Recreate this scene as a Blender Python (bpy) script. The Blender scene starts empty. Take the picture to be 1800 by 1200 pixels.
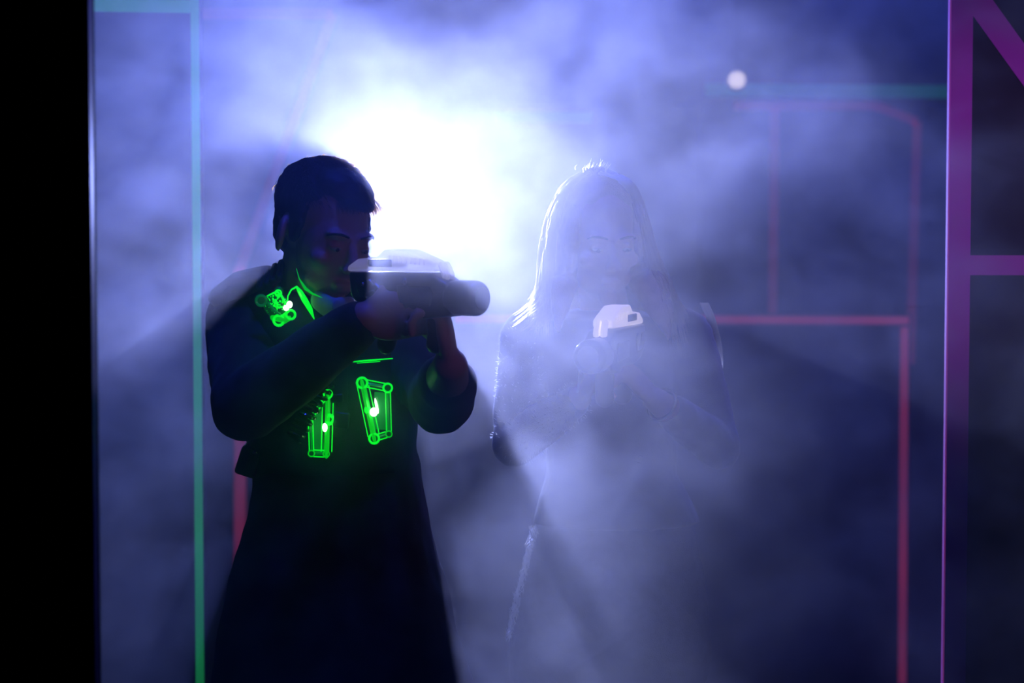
import bpy, bmesh, math, random
from mathutils import Vector, Matrix, Quaternion, noise, Euler

random.seed(7)
sc = bpy.context.scene
COL = sc.collection
PI = math.pi

# ------------------------------------------------------------------ camera
CAM_Z = 1.68
PITCH = math.atan(260.0 / 4250.0)
cam_d = bpy.data.cameras.new('camera')
cam = bpy.data.objects.new('camera', cam_d)
COL.objects.link(cam)
cam.location = (0, 0, CAM_Z)
cam.rotation_euler = (PI / 2 - PITCH, 0, 0)
cam_d.lens = 85.0
cam_d.sensor_width = 36.0
cam_d.clip_start = 0.05
cam_d.clip_end = 60
cam_d.dof.use_dof = True
cam_d.dof.focus_distance = 4.02
cam_d.dof.aperture_fstop = 4.0
sc.camera = cam

# ------------------------------------------------------------------ world and exposure
world = bpy.data.worlds.new('world')
sc.world = world
world.use_nodes = True
world.node_tree.nodes['Background'].inputs[0].default_value = (0.0, 0.0, 0.0, 1)
world.node_tree.nodes['Background'].inputs[1].default_value = 0.0
sc.view_settings.view_transform = 'Standard'
sc.view_settings.look = 'None'
sc.view_settings.exposure = 0.0
sc.view_settings.gamma = 1.0
sc.view_settings.use_curve_mapping = False
sc.cycles.use_denoising = True
sc.cycles.volume_bounces = 0
sc.cycles.max_bounces = 5
sc.cycles.diffuse_bounces = 2
sc.cycles.glossy_bounces = 2
sc.cycles.transmission_bounces = 4
sc.cycles.volume_step_rate = 1.1
sc.cycles.volume_max_steps = 256
sc.cycles.sample_clamp_direct = 0
sc.cycles.sample_clamp_indirect = 4


def P(px, py, Y):
    """point at depth Y that stands at (px, py) of the 1800 x 1200 frame"""
    a = (px - 900.0) / 4250.0
    b = -(py - 600.0) / 4250.0
    d = Vector((a, math.cos(PITCH) + b * math.sin(PITCH), -math.sin(PITCH) + b * math.cos(PITCH)))
    t = Y / d.y
    return Vector((0, 0, CAM_Z)) + d * t


def new_light(name, kind, loc, energy, color, target=None, **kw):
    d = bpy.data.lights.new(name, kind)
    d.energy = energy
    d.color = color
    for k, v in kw.items():
        setattr(d, k, v)
    o = bpy.data.objects.new(name, d)
    o.location = loc
    if target is not None:
        o.rotation_euler = (Vector(target) - Vector(loc)).to_track_quat('-Z', 'Y').to_euler()
    COL.objects.link(o)
    return o


# the stage lamp behind the man, pointing at the doorway
LAMP = P(648, 312, 5.8)
new_light('stage_beam', 'SPOT', LAMP, 235, (0.15, 0.22, 1.0), target=(0.17, 2.9, 1.44),
          spot_size=math.radians(60), spot_blend=1.0, shadow_soft_size=0.015)
# its white-hot centre, a narrower cone
new_light('stage_beam_core', 'SPOT', LAMP, 118, (0.80, 0.86, 1.0), target=(0.16, 2.9, 1.36),
          spot_size=math.radians(42), spot_blend=1.0, shadow_soft_size=0.015)
# unseen deep blue spot, added high up behind to tint the dim haze
new_light('blue_wash', 'SPOT', (0.9, 7.0, 3.0), 90, (0.05, 0.10, 1.0), target=(0.0, 4.2, 1.9),
          spot_size=math.radians(75), spot_blend=1.0, shadow_soft_size=0.1)
# blue spot added overhead, unseen, for a blue veil before the man's head
new_light('blue_top', 'SPOT', (-0.15, 3.75, 3.0), 60, (0.02, 0.05, 1.0), target=(-0.15, 3.85, 0.0),
          spot_size=math.radians(120), spot_blend=1.0, shadow_soft_size=0.1)
# violet black light in the room of the camera, pointing at the right-hand wall
new_light('black_light', 'SPOT', (1.15, 1.2, 2.5), 60, (0.55, 0.12, 0.9), target=(0.78, 3.7, 1.68),
          spot_size=math.radians(17), spot_blend=1.0, shadow_soft_size=0.05)
# dim magenta fixture near the door, front right
new_light('magenta_fill', 'SPOT', (1.0, 2.2, 2.05), 8.0, (0.75, 0.22, 0.62), target=(-0.15, 4.1, 1.52),
          spot_size=math.radians(30), spot_blend=0.6, shadow_soft_size=0.08)


# ------------------------------------------------------------------ materials
def mat(name, color, rough=0.6, metal=0.0, emit=None, estr=0.0, trans=0.0, alpha=1.0, bump=0.0, bscale=200.0,
        sheen=0.0, spec=0.5, vary=0.0):
    m = bpy.data.materials.new(name)
    m.use_nodes = True
    nt = m.node_tree
    b = nt.nodes['Principled BSDF']
    b.inputs['Base Color'].default_value = (*color, 1)
    b.inputs['Roughness'].default_value = rough
    b.inputs['Metallic'].default_value = metal
    b.inputs['Specular IOR Level'].default_value = spec
    b.inputs['Transmission Weight'].default_value = trans
    b.inputs['Alpha'].default_value = alpha
    b.inputs['Sheen Weight'].default_value = sheen
    if emit:
        b.inputs['Emission Color'].default_value = (*emit, 1)
        b.inputs['Emission Strength'].default_value = estr
    tc = nt.nodes.new('ShaderNodeTexCoord')
    if vary > 0:
        n = nt.nodes.new('ShaderNodeTexNoise')
        n.inputs['Scale'].default_value = bscale * 0.15
        nt.links.new(tc.outputs['Object'], n.inputs['Vector'])
        mx = nt.nodes.new('ShaderNodeMix')
        mx.data_type = 'RGBA'
        mx.inputs[6].default_value = (*[c * (1 - vary) for c in color], 1)
        mx.inputs[7].default_value = (*[min(1, c * (1 + vary)) for c in color], 1)
        nt.links.new(n.outputs['Fac'], mx.inputs[0])
        nt.links.new(mx.outputs[2], b.inputs['Base Color'])
    if bump > 0:
        n2 = nt.nodes.new('ShaderNodeTexNoise')
        n2.inputs['Scale'].default_value = bscale
        nt.links.new(tc.outputs['Object'], n2.inputs['Vector'])
        bp = nt.nodes.new('ShaderNodeBump')
        bp.inputs['Strength'].default_value = bump
        bp.inputs['Distance'].default_value = 0.002
        nt.links.new(n2.outputs['Fac'], bp.inputs['Height'])
        nt.links.new(bp.outputs['Normal'], b.inputs['Normal'])
    return m


M = {}
M['black_wall'] = mat('black_wall_paint', (0.012, 0.012, 0.016), 0.85, bump=0.3, bscale=90, vary=0.3)
M['floor'] = mat('black_carpet', (0.010, 0.010, 0.013), 0.95, bump=0.6, bscale=400, vary=0.4)
M['ceiling'] = mat('black_ceiling_paint', (0.010, 0.010, 0.012), 0.95, bump=0.2, vary=0.2)
M['panel'] = mat('black_panel_paint', (0.010, 0.011, 0.018), 0.7, bump=0.2, bscale=60, vary=0.2)
M['panel_edge'] = mat('panel_edge_paint', (0.20, 0.06, 0.24), 0.5, vary=0.2)
M['green_tape'] = mat('fluorescent_green_tape', (0.05, 0.8, 0.25), 0.5, emit=(0.02, 0.60, 0.12), estr=0.32, vary=0.1)
M['pink_tape'] = mat('fluorescent_pink_tape', (0.85, 0.10, 0.75), 0.5, vary=0.12, bscale=60)
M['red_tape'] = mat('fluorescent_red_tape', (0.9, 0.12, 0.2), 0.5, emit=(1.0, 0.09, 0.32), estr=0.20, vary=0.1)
M['faint_red_tape'] = mat('dim_red_tape', (0.9, 0.12, 0.2), 0.5, emit=(1.0, 0.06, 0.2), estr=0.06, vary=0.1)  # same red tape with its glow turned down to look fainter
M['teal_tape'] = mat('fluorescent_teal_tape', (0.05, 0.7, 0.6), 0.5, emit=(0.02, 0.5, 0.4), estr=0.12, vary=0.1)
M['jacket'] = mat('dark_jacket_cloth', (0.010, 0.011, 0.024), 0.85, bump=0.5, bscale=900, sheen=0.2, vary=0.3)
M['vest'] = mat('black_vest_nylon', (0.010, 0.011, 0.018), 0.5, bump=0.5, bscale=700, vary=0.2)
M['strap'] = mat('black_webbing', (0.008, 0.008, 0.012), 0.45, bump=0.6, bscale=1200, vary=0.2)
M['plastic'] = mat('black_gun_plastic', (0.012, 0.013, 0.022), 0.28, bump=0.05, bscale=200, vary=0.15)
M['cable'] = mat('glossy_black_cable', (0.008, 0.01, 0.01), 0.12, vary=0.1)
M['skin'] = mat('skin_tone', (0.52, 0.30, 0.24), 0.5, bump=0.15, bscale=300, vary=0.1)
M['pale_skin'] = mat('pale_skin_tone', (0.60, 0.38, 0.32), 0.5, bump=0.15, bscale=300, vary=0.1)
M['brown_hair'] = mat('dark_brown_hair', (0.020, 0.013, 0.010), 0.45, bump=0.6, bscale=500, vary=0.3)
M['blond_hair'] = mat('blond_hair', (0.50, 0.36, 0.22), 0.4, bump=0.5, bscale=400, vary=0.25)
M['white_shirt'] = mat('pale_undershirt', (0.45, 0.47, 0.55), 0.8, bump=0.3, bscale=800, vary=0.1)
M['dark_top'] = mat('dark_knit_top', (0.020, 0.022, 0.050), 0.9, bump=0.5, bscale=900, sheen=1.0, vary=0.2)
M['denim'] = mat('pale_ripped_denim', (0.42, 0.42, 0.46), 0.9, bump=0.8, bscale=500, vary=0.25)
M['denim_thread'] = mat('frayed_white_thread', (0.8, 0.78, 0.74), 0.9, vary=0.1)
M['black_denim'] = mat('black_trouser_cloth', (0.010, 0.010, 0.016), 0.9, bump=0.5, bscale=700, vary=0.2)
M['shoe'] = mat('black_shoe_leather', (0.015, 0.015, 0.018), 0.4, bump=0.2, vary=0.2)
M['backlit_edge_tape'] = mat('pink_tape_backlit_edge', (0.9, 0.35, 0.75), 0.6, emit=(0.9, 0.1, 0.6), estr=0.12, vary=0.1)  # paler, glowing pink tape: backlight on the wall corner put into its colour
M['eye'] = mat('eye_white', (0.40, 0.36, 0.34), 0.2, vary=0.05)
M['iris'] = mat('dark_iris', (0.03, 0.02, 0.015), 0.2, vary=0.1)
M['fair_brow'] = mat('fair_eyebrow_hair', (0.25, 0.16, 0.10), 0.7, vary=0.2)
M['brow'] = mat('eyebrow_hair', (0.015, 0.010, 0.010), 0.7, vary=0.2)
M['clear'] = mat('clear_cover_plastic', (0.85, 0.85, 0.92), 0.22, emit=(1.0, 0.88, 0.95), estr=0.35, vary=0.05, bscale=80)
M['red_clear'] = mat('red_tinted_clear_plastic', (0.85, 0.25, 0.35), 0.2, trans=0.4, vary=0.05)
M['steel'] = mat('brushed_steel', (0.5, 0.5, 0.55), 0.25, metal=1.0, vary=0.1)
M['lamp_metal'] = mat('black_lamp_metal', (0.015, 0.015, 0.016), 0.4, metal=0.3, vary=0.1)
M['green_plate'] = mat('lit_green_plastic', (0.02, 0.5, 0.06), 0.25, emit=(0.0, 0.70, 0.01), estr=0.7, vary=0.2, bscale=160)
M['green_rim'] = mat('lit_green_plastic_rim', (0.05, 0.6, 0.1), 0.2, emit=(0.0, 1.0, 0.02), estr=1.1, vary=0.2)
M['green_dim'] = mat('dim_green_plastic', (0.02, 0.25, 0.08), 0.15, emit=(0.0, 0.30, 0.05), estr=0.25, vary=0.2)
M['green_dark'] = mat('dark_green_plastic', (0.01, 0.08, 0.03), 0.1, emit=(0.0, 0.25, 0.03), estr=0.12, vary=0.2)
M['green_led'] = mat('green_led', (0.6, 1, 0.6), 0.3, emit=(0.55, 1.0, 0.5), estr=6.0)
M['lens'] = mat('lit_lamp_lens', (1, 1, 1), 0.3, emit=(0.8, 0.85, 1.0), estr=14.0)
M['far_lens'] = mat('lit_far_lamp_lens', (1, 1, 1), 0.3, emit=(1.0, 0.85, 0.75), estr=0.9)
M['cyan_bead'] = mat('cyan_indicator', (0.2, 0.6, 0.8), 0.3, emit=(0.3, 0.9, 1.0), estr=2.0)


def thin(m, color, fac):
    """let light through from behind, as hair, thread and frosted plastic do"""
    nt = m.node_tree
    out = [n for n in nt.nodes if n.type == 'OUTPUT_MATERIAL'][0]
    t = nt.nodes.new('ShaderNodeBsdfTranslucent')
    t.inputs[0].default_value = (*color, 1)
    mx = nt.nodes.new('ShaderNodeMixShader')
    mx.inputs[0].default_value = fac
    nt.links.new(nt.nodes['Principled BSDF'].outputs[0], mx.inputs[1])
    nt.links.new(t.outputs[0], mx.inputs[2])
    nt.links.new(mx.outputs[0], out.inputs['Surface'])


M['hair_strand'] = mat('backlit_blond_strand', (0.75, 0.62, 0.45), 0.3, spec=0.8, vary=0.1)
M['brown_strand'] = mat('backlit_brown_strand', (0.16, 0.10, 0.07), 0.35, spec=0.8, vary=0.1)
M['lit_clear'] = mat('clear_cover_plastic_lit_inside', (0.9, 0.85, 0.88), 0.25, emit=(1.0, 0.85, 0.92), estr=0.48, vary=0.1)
thin(M['hair_strand'], (1.0, 0.93, 0.82), 0.8)
thin(M['brown_strand'], (0.45, 0.28, 0.16), 0.35)
thin(M['denim_thread'], (0.95, 0.92, 0.85), 0.5)
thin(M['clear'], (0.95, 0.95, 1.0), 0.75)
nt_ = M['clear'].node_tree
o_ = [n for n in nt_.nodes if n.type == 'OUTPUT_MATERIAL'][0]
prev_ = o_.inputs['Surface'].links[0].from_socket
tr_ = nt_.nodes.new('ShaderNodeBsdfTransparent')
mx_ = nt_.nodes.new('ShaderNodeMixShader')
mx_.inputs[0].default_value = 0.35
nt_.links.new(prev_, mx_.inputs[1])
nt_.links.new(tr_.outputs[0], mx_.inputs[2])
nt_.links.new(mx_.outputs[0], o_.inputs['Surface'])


# ------------------------------------------------------------------ mesh helpers
class MB:
    def __init__(self):
        self.v = []
        self.f = []

    def add(self, vs, fs, mtx=None):
        b = len(self.v)
        if mtx is not None:
            vs = [mtx @ Vector(v) for v in vs]
        self.v += [Vector(v) for v in vs]
        self.f += [tuple(i + b for i in f) for f in fs]

    def box(self, c, s, mtx=None, rot=None):
        R = rot.to_matrix().to_4x4() if rot is not None else Matrix.Identity(4)
        T = Matrix.Translation(Vector(c)) @ R
        if mtx is not None:
            T = mtx @ T
        x, y, z = [q / 2 for q in s]
        vs = [(-x, -y, -z), (x, -y, -z), (x, y, -z), (-x, y, -z), (-x, -y, z), (x, -y, z), (x, y, z), (-x, y, z)]
        fs = [(0, 3, 2, 1), (4, 5, 6, 7), (0, 1, 5, 4), (1, 2, 6, 5), (2, 3, 7, 6), (3, 0, 4, 7)]
        self.add(vs, fs, T)

    def ell(self, c, r, mtx=None, rot=None, nu=18, nv=12, pw=1.0):
        R = rot.to_matrix().to_4x4() if rot is not None else Matrix.Identity(4)
        T = Matrix.Translation(Vector(c)) @ R
        if mtx is not None:
            T = mtx @ T

        def sp(a):
            return math.copysign(abs(a) ** pw, a)
        vs = [(0, 0, -r[2])]
        for j in range(1, nv):
            t = -PI / 2 + PI * j / nv
            for i in range(nu):
                u = 2 * PI * i / nu
                vs.append((r[0] * sp(math.cos(t)) * sp(math.cos(u)), r[1] * sp(math.cos(t)) * sp(math.sin(u)),
                           r[2] * sp(math.sin(t))))
        vs.append((0, 0, r[2]))
        fs = []
        for i in range(nu):
            fs.append((0, 1 + (i + 1) % nu, 1 + i))
        for j in range(nv - 2):
            a = 1 + j * nu
            for i in range(nu):
                k = (i + 1) % nu
                fs.append((a + i, a + k, a + nu + k, a + nu + i))
        a = 1 + (nv - 2) * nu
        for i in range(nu):
            fs.append((a + i, a + (i + 1) % nu, len(vs) - 1))
        self.add(vs, fs, T)

    def tube(self, pts, rads, seg=14, mtx=None, flat=1.0, round_ends=True, closed=False, up=None):
        pts = [Vector(p) for p in pts]
        if isinstance(rads, (int, float)):
            rads = [rads] * len(pts)
        n = len(pts)
        rings = []

        def tan(i):
            if closed:
                return (pts[(i + 1) % n] - pts[(i - 1) % n]).normalized()
            if i == 0:
                return (pts[1] - pts[0]).normalized()
            if i == n - 1:
                return (pts[-1] - pts[-2]).normalized()
            return ((pts[i + 1] - pts[i]).normalized() + (pts[i] - pts[i - 1]).normalized()).normalized()
        t0 = tan(0)
        ref = Vector(up) if up is not None else (Vector((0, 0, 1)) if abs(t0.z) < 0.9 else Vector((0, 1, 0)))
        N = (ref - t0 * ref.dot(t0)).normalized()
        seq = []
        if round_ends and not closed:
            for k in (0.0, 0.35, 0.7):
                a = k * PI / 2
                seq.append((pts[0] - t0 * rads[0] * math.cos(a), rads[0] * max(math.sin(a), 0.02), 0))
        for i in range(n):
            seq.append((pts[i], rads[i], i))
        if round_ends and not closed:
            tn = tan(n - 1)
            for k in (0.7, 0.35, 0.0):
                a = k * PI / 2
                seq.append((pts[-1] + tn * rads[-1] * math.cos(a), rads[-1] * max(math.sin(a), 0.02), n - 1))
        vs = []
        prev = t0
        for (c, r, i) in seq:
            t = tan(i)
            q = prev.rotation_difference(t)
            N = q @ N
            N = (N - t * N.dot(t)).normalized()
            prev = t
            B = t.cross(N)
            for k in range(seg):
                a = 2 * PI * k / seg
                vs.append(c + N * (r * math.cos(a)) + B * (r * flat * math.sin(a)))
        m = len(seq)
        fs = []
        for j in range(m if closed else m - 1):
            a = j * seg
            b = ((j + 1) % m) * seg
            for k in range(seg):
                l = (k + 1) % seg
                fs.append((a + k, a + l, b + l, b + k))
        if not closed:
            fs.append(tuple(reversed(range(seg))))
            fs.append(tuple(range((m - 1) * seg, m * seg)))
        self.add(vs, fs, mtx)

    def loft(self, rings, seg=32, pw=0.85, mtx=None):
        """rings: (centre, rx, ry, yaw) stacked ellipses, closed at both ends"""
        vs = []
        for (c, rx, ry, yaw) in rings:
            c = Vector(c)
            for k in range(seg):
                a = 2 * PI * k / seg
                x = rx * math.copysign(abs(math.cos(a)) ** pw, math.cos(a))
                y = ry * math.copysign(abs(math.sin(a)) ** pw, math.sin(a))
                vs.append(c + Vector((x * math.cos(yaw) - y * math.sin(yaw), x * math.sin(yaw) + y * math.cos(yaw), 0)))
        fs = []
        for j in range(len(rings) - 1):
            for k in range(seg):
                l = (k + 1) % seg
                fs.append((j * seg + k, j * seg + l, (j + 1) * seg + l, (j + 1) * seg + k))
        fs.append(tuple(reversed(range(seg))))
        fs.append(tuple(range((len(rings) - 1) * seg, len(rings) * seg)))
        self.add(vs, fs, mtx)

    def prism(self, outline, y0, y1, mtx=None):
        n = len(outline)
        vs = [(x, y0, z) for x, z in outline] + [(x, y1, z) for x, z in outline]
        fs = [tuple(range(n)), tuple(reversed(range(n, 2 * n)))]
        for i in range(n):
            j = (i + 1) % n
            fs.append((i, i + n, j + n, j))
        self.add(vs, fs, mtx)

    def raw(self, name):
        me = bpy.data.meshes.new(name)
        me.from_pydata([tuple(v) for v in self.v], [], self.f)
        me.update()
        return me

    def build(self, name, m, parent=None, smooth=True, bevel=0.0, voxel=0.0, iters=0, wrinkle=None):
        me = self.raw(name)
        bm = bmesh.new()
        bm.from_mesh(me)
        bmesh.ops.recalc_face_normals(bm, faces=bm.faces)
        bm.to_mesh(me)
        bm.free()
        if voxel > 0 or bevel > 0:
            tmp = bpy.data.objects.new('working', me)
            COL.objects.link(tmp)
            if voxel > 0:
                md = tmp.modifiers.new('r', 'REMESH')
                md.mode = 'VOXEL'
                md.voxel_size = voxel
                if iters:
                    s = tmp.modifiers.new('s', 'SMOOTH')
                    s.factor = 0.5
                    s.iterations = iters
            if bevel > 0:
                b = tmp.modifiers.new('b', 'BEVEL')
                b.width = bevel
                b.segments = 3
                b.limit_method = 'ANGLE'
            dg = bpy.context.evaluated_depsgraph_get()
            me2 = bpy.data.meshes.new_from_object(tmp.evaluated_get(dg))
            bpy.data.objects.remove(tmp)
            bpy.data.meshes.remove(me)
            me = me2
            me.name = name
        if wrinkle:
            amp, scale, stretch = wrinkle
            ns = [v.normal.copy() for v in me.vertices]
            for v, nn in zip(me.vertices, ns):
                q = Vector((v.co.x * scale, v.co.y * scale, v.co.z * scale * stretch))
                d = noise.noise(q) + 0.5 * noise.noise(q * 2.3 + Vector((5, 1, 2)))
                v.co = v.co + nn * (d * amp)
            me.update()
        if smooth:
            me.polygons.foreach_set('use_smooth', [True] * len(me.polygons))
            if not voxel:
                try:
                    me.set_sharp_from_angle(angle=math.radians(40))
                except Exception:
                    pass
        me.materials.clear()
        me.materials.append(m)
        o = bpy.data.objects.new(name, me)
        COL.objects.link(o)
        if parent is not None:
            o.parent = parent
            o.matrix_parent_inverse = world_of(parent).inverted()
        return o


def world_of(o):
    m = Matrix.LocRotScale(o.location, o.rotation_euler, o.scale)
    if o.parent is not None:
        return world_of(o.parent) @ o.matrix_parent_inverse @ m
    return m


def empty(name, loc, label=None, cat=None, group=None, kind=None):
    o = bpy.data.objects.new(name, None)
    o.empty_display_size = 0.1
    COL.objects.link(o)
    o.location = loc
    tag(o, label, cat, group, kind)
    return o


def tag(o, label=None, cat=None, group=None, kind=None):
    if label:
        o['label'] = label
    if cat:
        o['category'] = cat
    if group:
        o['group'] = group
    if kind:
        o['kind'] = kind
    return o


def hair_material(name, melanin, red, rough):
    m = bpy.data.materials.new(name)
    m.use_nodes = True
    nt = m.node_tree
    for n in list(nt.nodes):
        nt.nodes.remove(n)
    out = nt.nodes.new('ShaderNodeOutputMaterial')
    h = nt.nodes.new('ShaderNodeBsdfHairPrincipled')
    h.parametrization = 'MELANIN'
    h.inputs['Melanin'].default_value = melanin
    h.inputs['Melanin Redness'].default_value = red
    h.inputs['Roughness'].default_value = rough
    h.inputs['Radial Roughness'].default_value = 0.35
    h.inputs['Random Color'].default_value = 0.2
    nt.links.new(h.outputs[0], out.inputs['Surface'])
    return m


def hair_object(name, strands, radius, m, parent):
    cu = bpy.data.hair_curves.new(name)
    cu.add_curves([len(st) for st in strands])
    pos, rad = [], []
    for st in strands:
        n = len(st)
        for i, p in enumerate(st):
            pos += [p.x, p.y, p.z]
            rad.append(radius * (1.0 - 0.7 * (i / (n - 1)) ** 3))
    cu.points.foreach_set('position', pos)
    cu.points.foreach_set('radius', rad)
    cu.materials.append(m)
    o = bpy.data.objects.new(name, cu)
    COL.objects.link(o)
    o.parent = parent
    o.matrix_parent_inverse = world_of(parent).inverted()
    o['kind'] = 'stuff'
    return o


M['blond_curve'] = hair_material('blond_hair_fibre', 0.10, 0.5, 0.22)
M['white_curve'] = hair_material('pale_textile_fibre', 0.0, 0.0, 0.3)
M['brown_curve'] = hair_material('brown_hair_fibre', 0.62, 0.6, 0.25)

# ------------------------------------------------------------------ the setting
def slab(name, c, s, m, label, cat='wall'):
    b = MB()
    b.box(c, s)
    o = b.build(name, m, None, smooth=False)
    tag(o, label, cat, None, 'structure')
    return o


slab('floor', (0, 4.6, -0.05), (8.4, 10.4, 0.1), M['floor'], 'black carpeted floor of the dark arena', 'floor')
slab('ceiling', (0, 4.6, 3.15), (8.4, 10.4, 0.1), M['ceiling'], 'black painted ceiling above the haze', 'ceiling')
slab('wall_back', (0, 9.75, 1.55), (8.4, 0.1, 3.1), M['black_wall'], 'black wall at the far end behind the haze')
slab('wall_front', (0, -0.55, 1.55), (8.4, 0.1, 3.1), M['black_wall'], 'black wall behind the photographer')
slab('wall_side_left', (-4.15, 4.6, 1.55), (0.1, 10.2, 3.1), M['black_wall'], 'black outer wall on the left side')
slab('wall_side_right', (4.15, 4.6, 1.55), (0.1, 10.2, 3.1), M['black_wall'], 'black outer wall on the right side')

# near black wall on the left of the doorway
xl0 = P(158, 600, 2.9).x
wl = slab('wall_left', ((xl0 - 4.1) / 2, 2.93, 1.55), (4.1 + xl0, 0.05, 3.1), M['black_wall'],
          'near black wall cutting off the left edge of the view')
b = MB()
b.box((xl0 + 0.001, 2.915, 1.55), (0.002, 0.02, 3.0))
b.build('tape_stripe', M['panel_edge'], wl, smooth=False)

# right wall with pink tape
YR = 3.7
xr0 = P(1667, 450, YR).x
wr = slab('wall_right', ((xr0 + 4.1) / 2, YR + 0.009, 1.55), (4.1 - xr0, 0.018, 3.1), M['panel'],
          'black wall on the right outlined with pink fluorescent tape')


def strip(points, w, Y, m, parent, name='tape_stripe', d=0.002, rotdepth=None):
    """flat tape between two points standing on the front face at depth Y"""
    (a, c) = points
    a = Vector(a)
    c = Vector(c)
    L = (c - a).length
    ang = math.atan2(c.z - a.z, c.x - a.x)
    bb = MB()
    bb.box((0, 0, 0), (L, d, w))
    o_m = Matrix.Translation((a + c) / 2) @ Matrix.Rotation(-ang, 4, 'Y')
    bb.v = [o_m @ v for v in bb.v]
    return bb.build(name, m, parent, smooth=False)


b = MB()
b.box((xr0 - 0.001, YR + 0.006, 1.55), (0.002, 0.016, 3.06))
b.build('backlit_edge_tape', M['backlit_edge_tape'], wr, smooth=False)
tw = 38.0 / 4250 * YR
Yt = YR - 0.002
strip((Vector((xr0 + tw / 2, Yt, 0.02)), Vector((xr0 + tw / 2, Yt, 3.08))), tw, Yt, M['pink_tape'], wr)
z1 = P(1700, 466, Yt).z
strip((Vector((xr0 + tw, Yt, z1)), Vector((xr0 + 1.2, Yt, z1))), 35.0 / 4250 * YR, Yt, M['pink_tape'], wr)
pa, pb = P(1712, -8, Yt), P(1830, 156, Yt)
dd = (pb - pa)
strip((pa - dd * 0.02, pa + dd * 5.0), 0.038, Yt, M['pink_tape'], wr)

# left partition with green outline (mid distance)
YL = 5.2
lp = empty('arena_panel', (P(240, 600, YL).x, YL, 0), 'tall black arena panel outlined in green tape at left', 'panel')
xe = P(355, 600, YL).x
b = MB()
b.box((xe - 0.60, YL + 0.03, 1.20), (1.2, 0.05, 2.4))
b.build('board', M['panel'], lp, bevel=0.003)
zt = P(300, 8, YL).z
for (a, c, w) in (((P(347, 600, YL).x, 0.02), (P(347, 600, YL).x, 2.39), 0.018),
                  ((xe - 1.19, zt + 0.012), (P(339, 600, YL).x, zt - 0.004), 0.028)):
    strip((Vector((a[0], YL - 0.001, a[1])), Vector((c[0], YL - 0.001, c[1]))), w, YL, M['green_tape'], lp)


def outline(parent, pts, Y, w, m):
    for (p, q) in zip(pts[:-1], pts[1:]):
        strip((P(p[0], p[1], Y), P(q[0], q[1], Y)), w, Y, m, parent)


# far left panel with a red outline
YF = 8.5
fp = empty('arena_panel', (P(430, 600, YF).x, YF, 0), 'slanted far panel with a red tape outline behind the man', 'panel')
b = MB()
z_lo = 0.0
out = [(P(-60, 22, YF + .02).x, 2.2), (P(598, 16, YF + .02).x, P(590, 12, YF + .02).z), (P(434, 470, YF + .02).x, P(430, 470, YF + .02).z),
       (P(434, 900, YF + .02).x, 0.0), (P(-60, 22, YF + .02).x, 0.0)]
b.prism(out, YF + 0.01, YF + 0.06)
b.build('board', M['panel'], fp, smooth=False)
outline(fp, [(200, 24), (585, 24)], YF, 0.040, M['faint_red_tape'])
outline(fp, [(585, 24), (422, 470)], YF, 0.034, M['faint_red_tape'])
outline(fp, [(422, 470), (422, 1270)], YF, 0.040, M['red_tape'])

# low barricade behind the players, red outline
YB = 8.0
bp_ = empty('barricade', (P(1210, 600, YB).x, YB, 0), 'low black barricade with red tape along its top and right edge', 'barricade')
x0, x1 = P(800, 600, YB).x, P(1602, 600, YB).x
ztop = P(1300, 553, YB).z
b = MB()
b.box(((x0 + x1) / 2, YB + 0.05, ztop / 2), (x1 - x0, 0.08, ztop))
b.build('board', M['panel'], bp_, bevel=0.004)
strip((Vector((x0, YB, P(860, 563, YB).z + 0.006)), Vector((x1 - 0.008, YB, P(1590, 563, YB).z))), 0.026, YB, M['red_tape'], bp_)
strip((P(1590, 575, YB), P(1586, 1200, YB)), 0.026, YB, M['red_tape'], bp_)

# tall back panel, red and teal outlines
YT = 8.75
tp = empty('arena_panel', (P(1430, 600, YT).x, YT, 0), 'tall far panel at right with faint red and teal tape lines', 'panel')
x0, x1 = P(1230, 600, YT).x, P(1625, 600, YT).x
b = MB()
b.box(((x0 + x1) / 2, YT + 0.05, P(1400, 172, YT).z / 2), (x1 - x0, 0.08, P(1400, 172, YT).z))
b.build('board', M['panel'], tp, bevel=0.004)
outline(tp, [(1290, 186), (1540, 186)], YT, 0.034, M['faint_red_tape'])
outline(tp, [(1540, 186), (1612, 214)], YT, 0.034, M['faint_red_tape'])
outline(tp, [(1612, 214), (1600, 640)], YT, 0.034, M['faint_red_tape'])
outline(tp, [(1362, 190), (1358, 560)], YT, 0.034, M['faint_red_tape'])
YC = 9.2
cp = empty('arena_beam', (P(1300, 600, YC).x, YC, 0), 'far black header beam with a teal tape line above the panels', 'beam')
b = MB()
zb = P(1400, 155, YC).z
b.box((0.4, YC + 0.06, zb), (5.2, 0.1, 0.12))
b.build('board', M['panel'], cp, smooth=False)
for sx in (-2.1, 2.9):
    b = MB()
    b.box((sx, YC + 0.06, (zb - 0.06) / 2), (0.1, 0.1, zb - 0.06))
    b.build('post', M['panel'], cp, smooth=False)
strip((P(870, 206, YC), P(1040, 206, YC)), 0.04, YC, M['teal_tape'], cp)
strip((P(1240, 158, YC), P(1760, 162, YC)), 0.05, YC, M['teal_tape'], cp)


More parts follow.
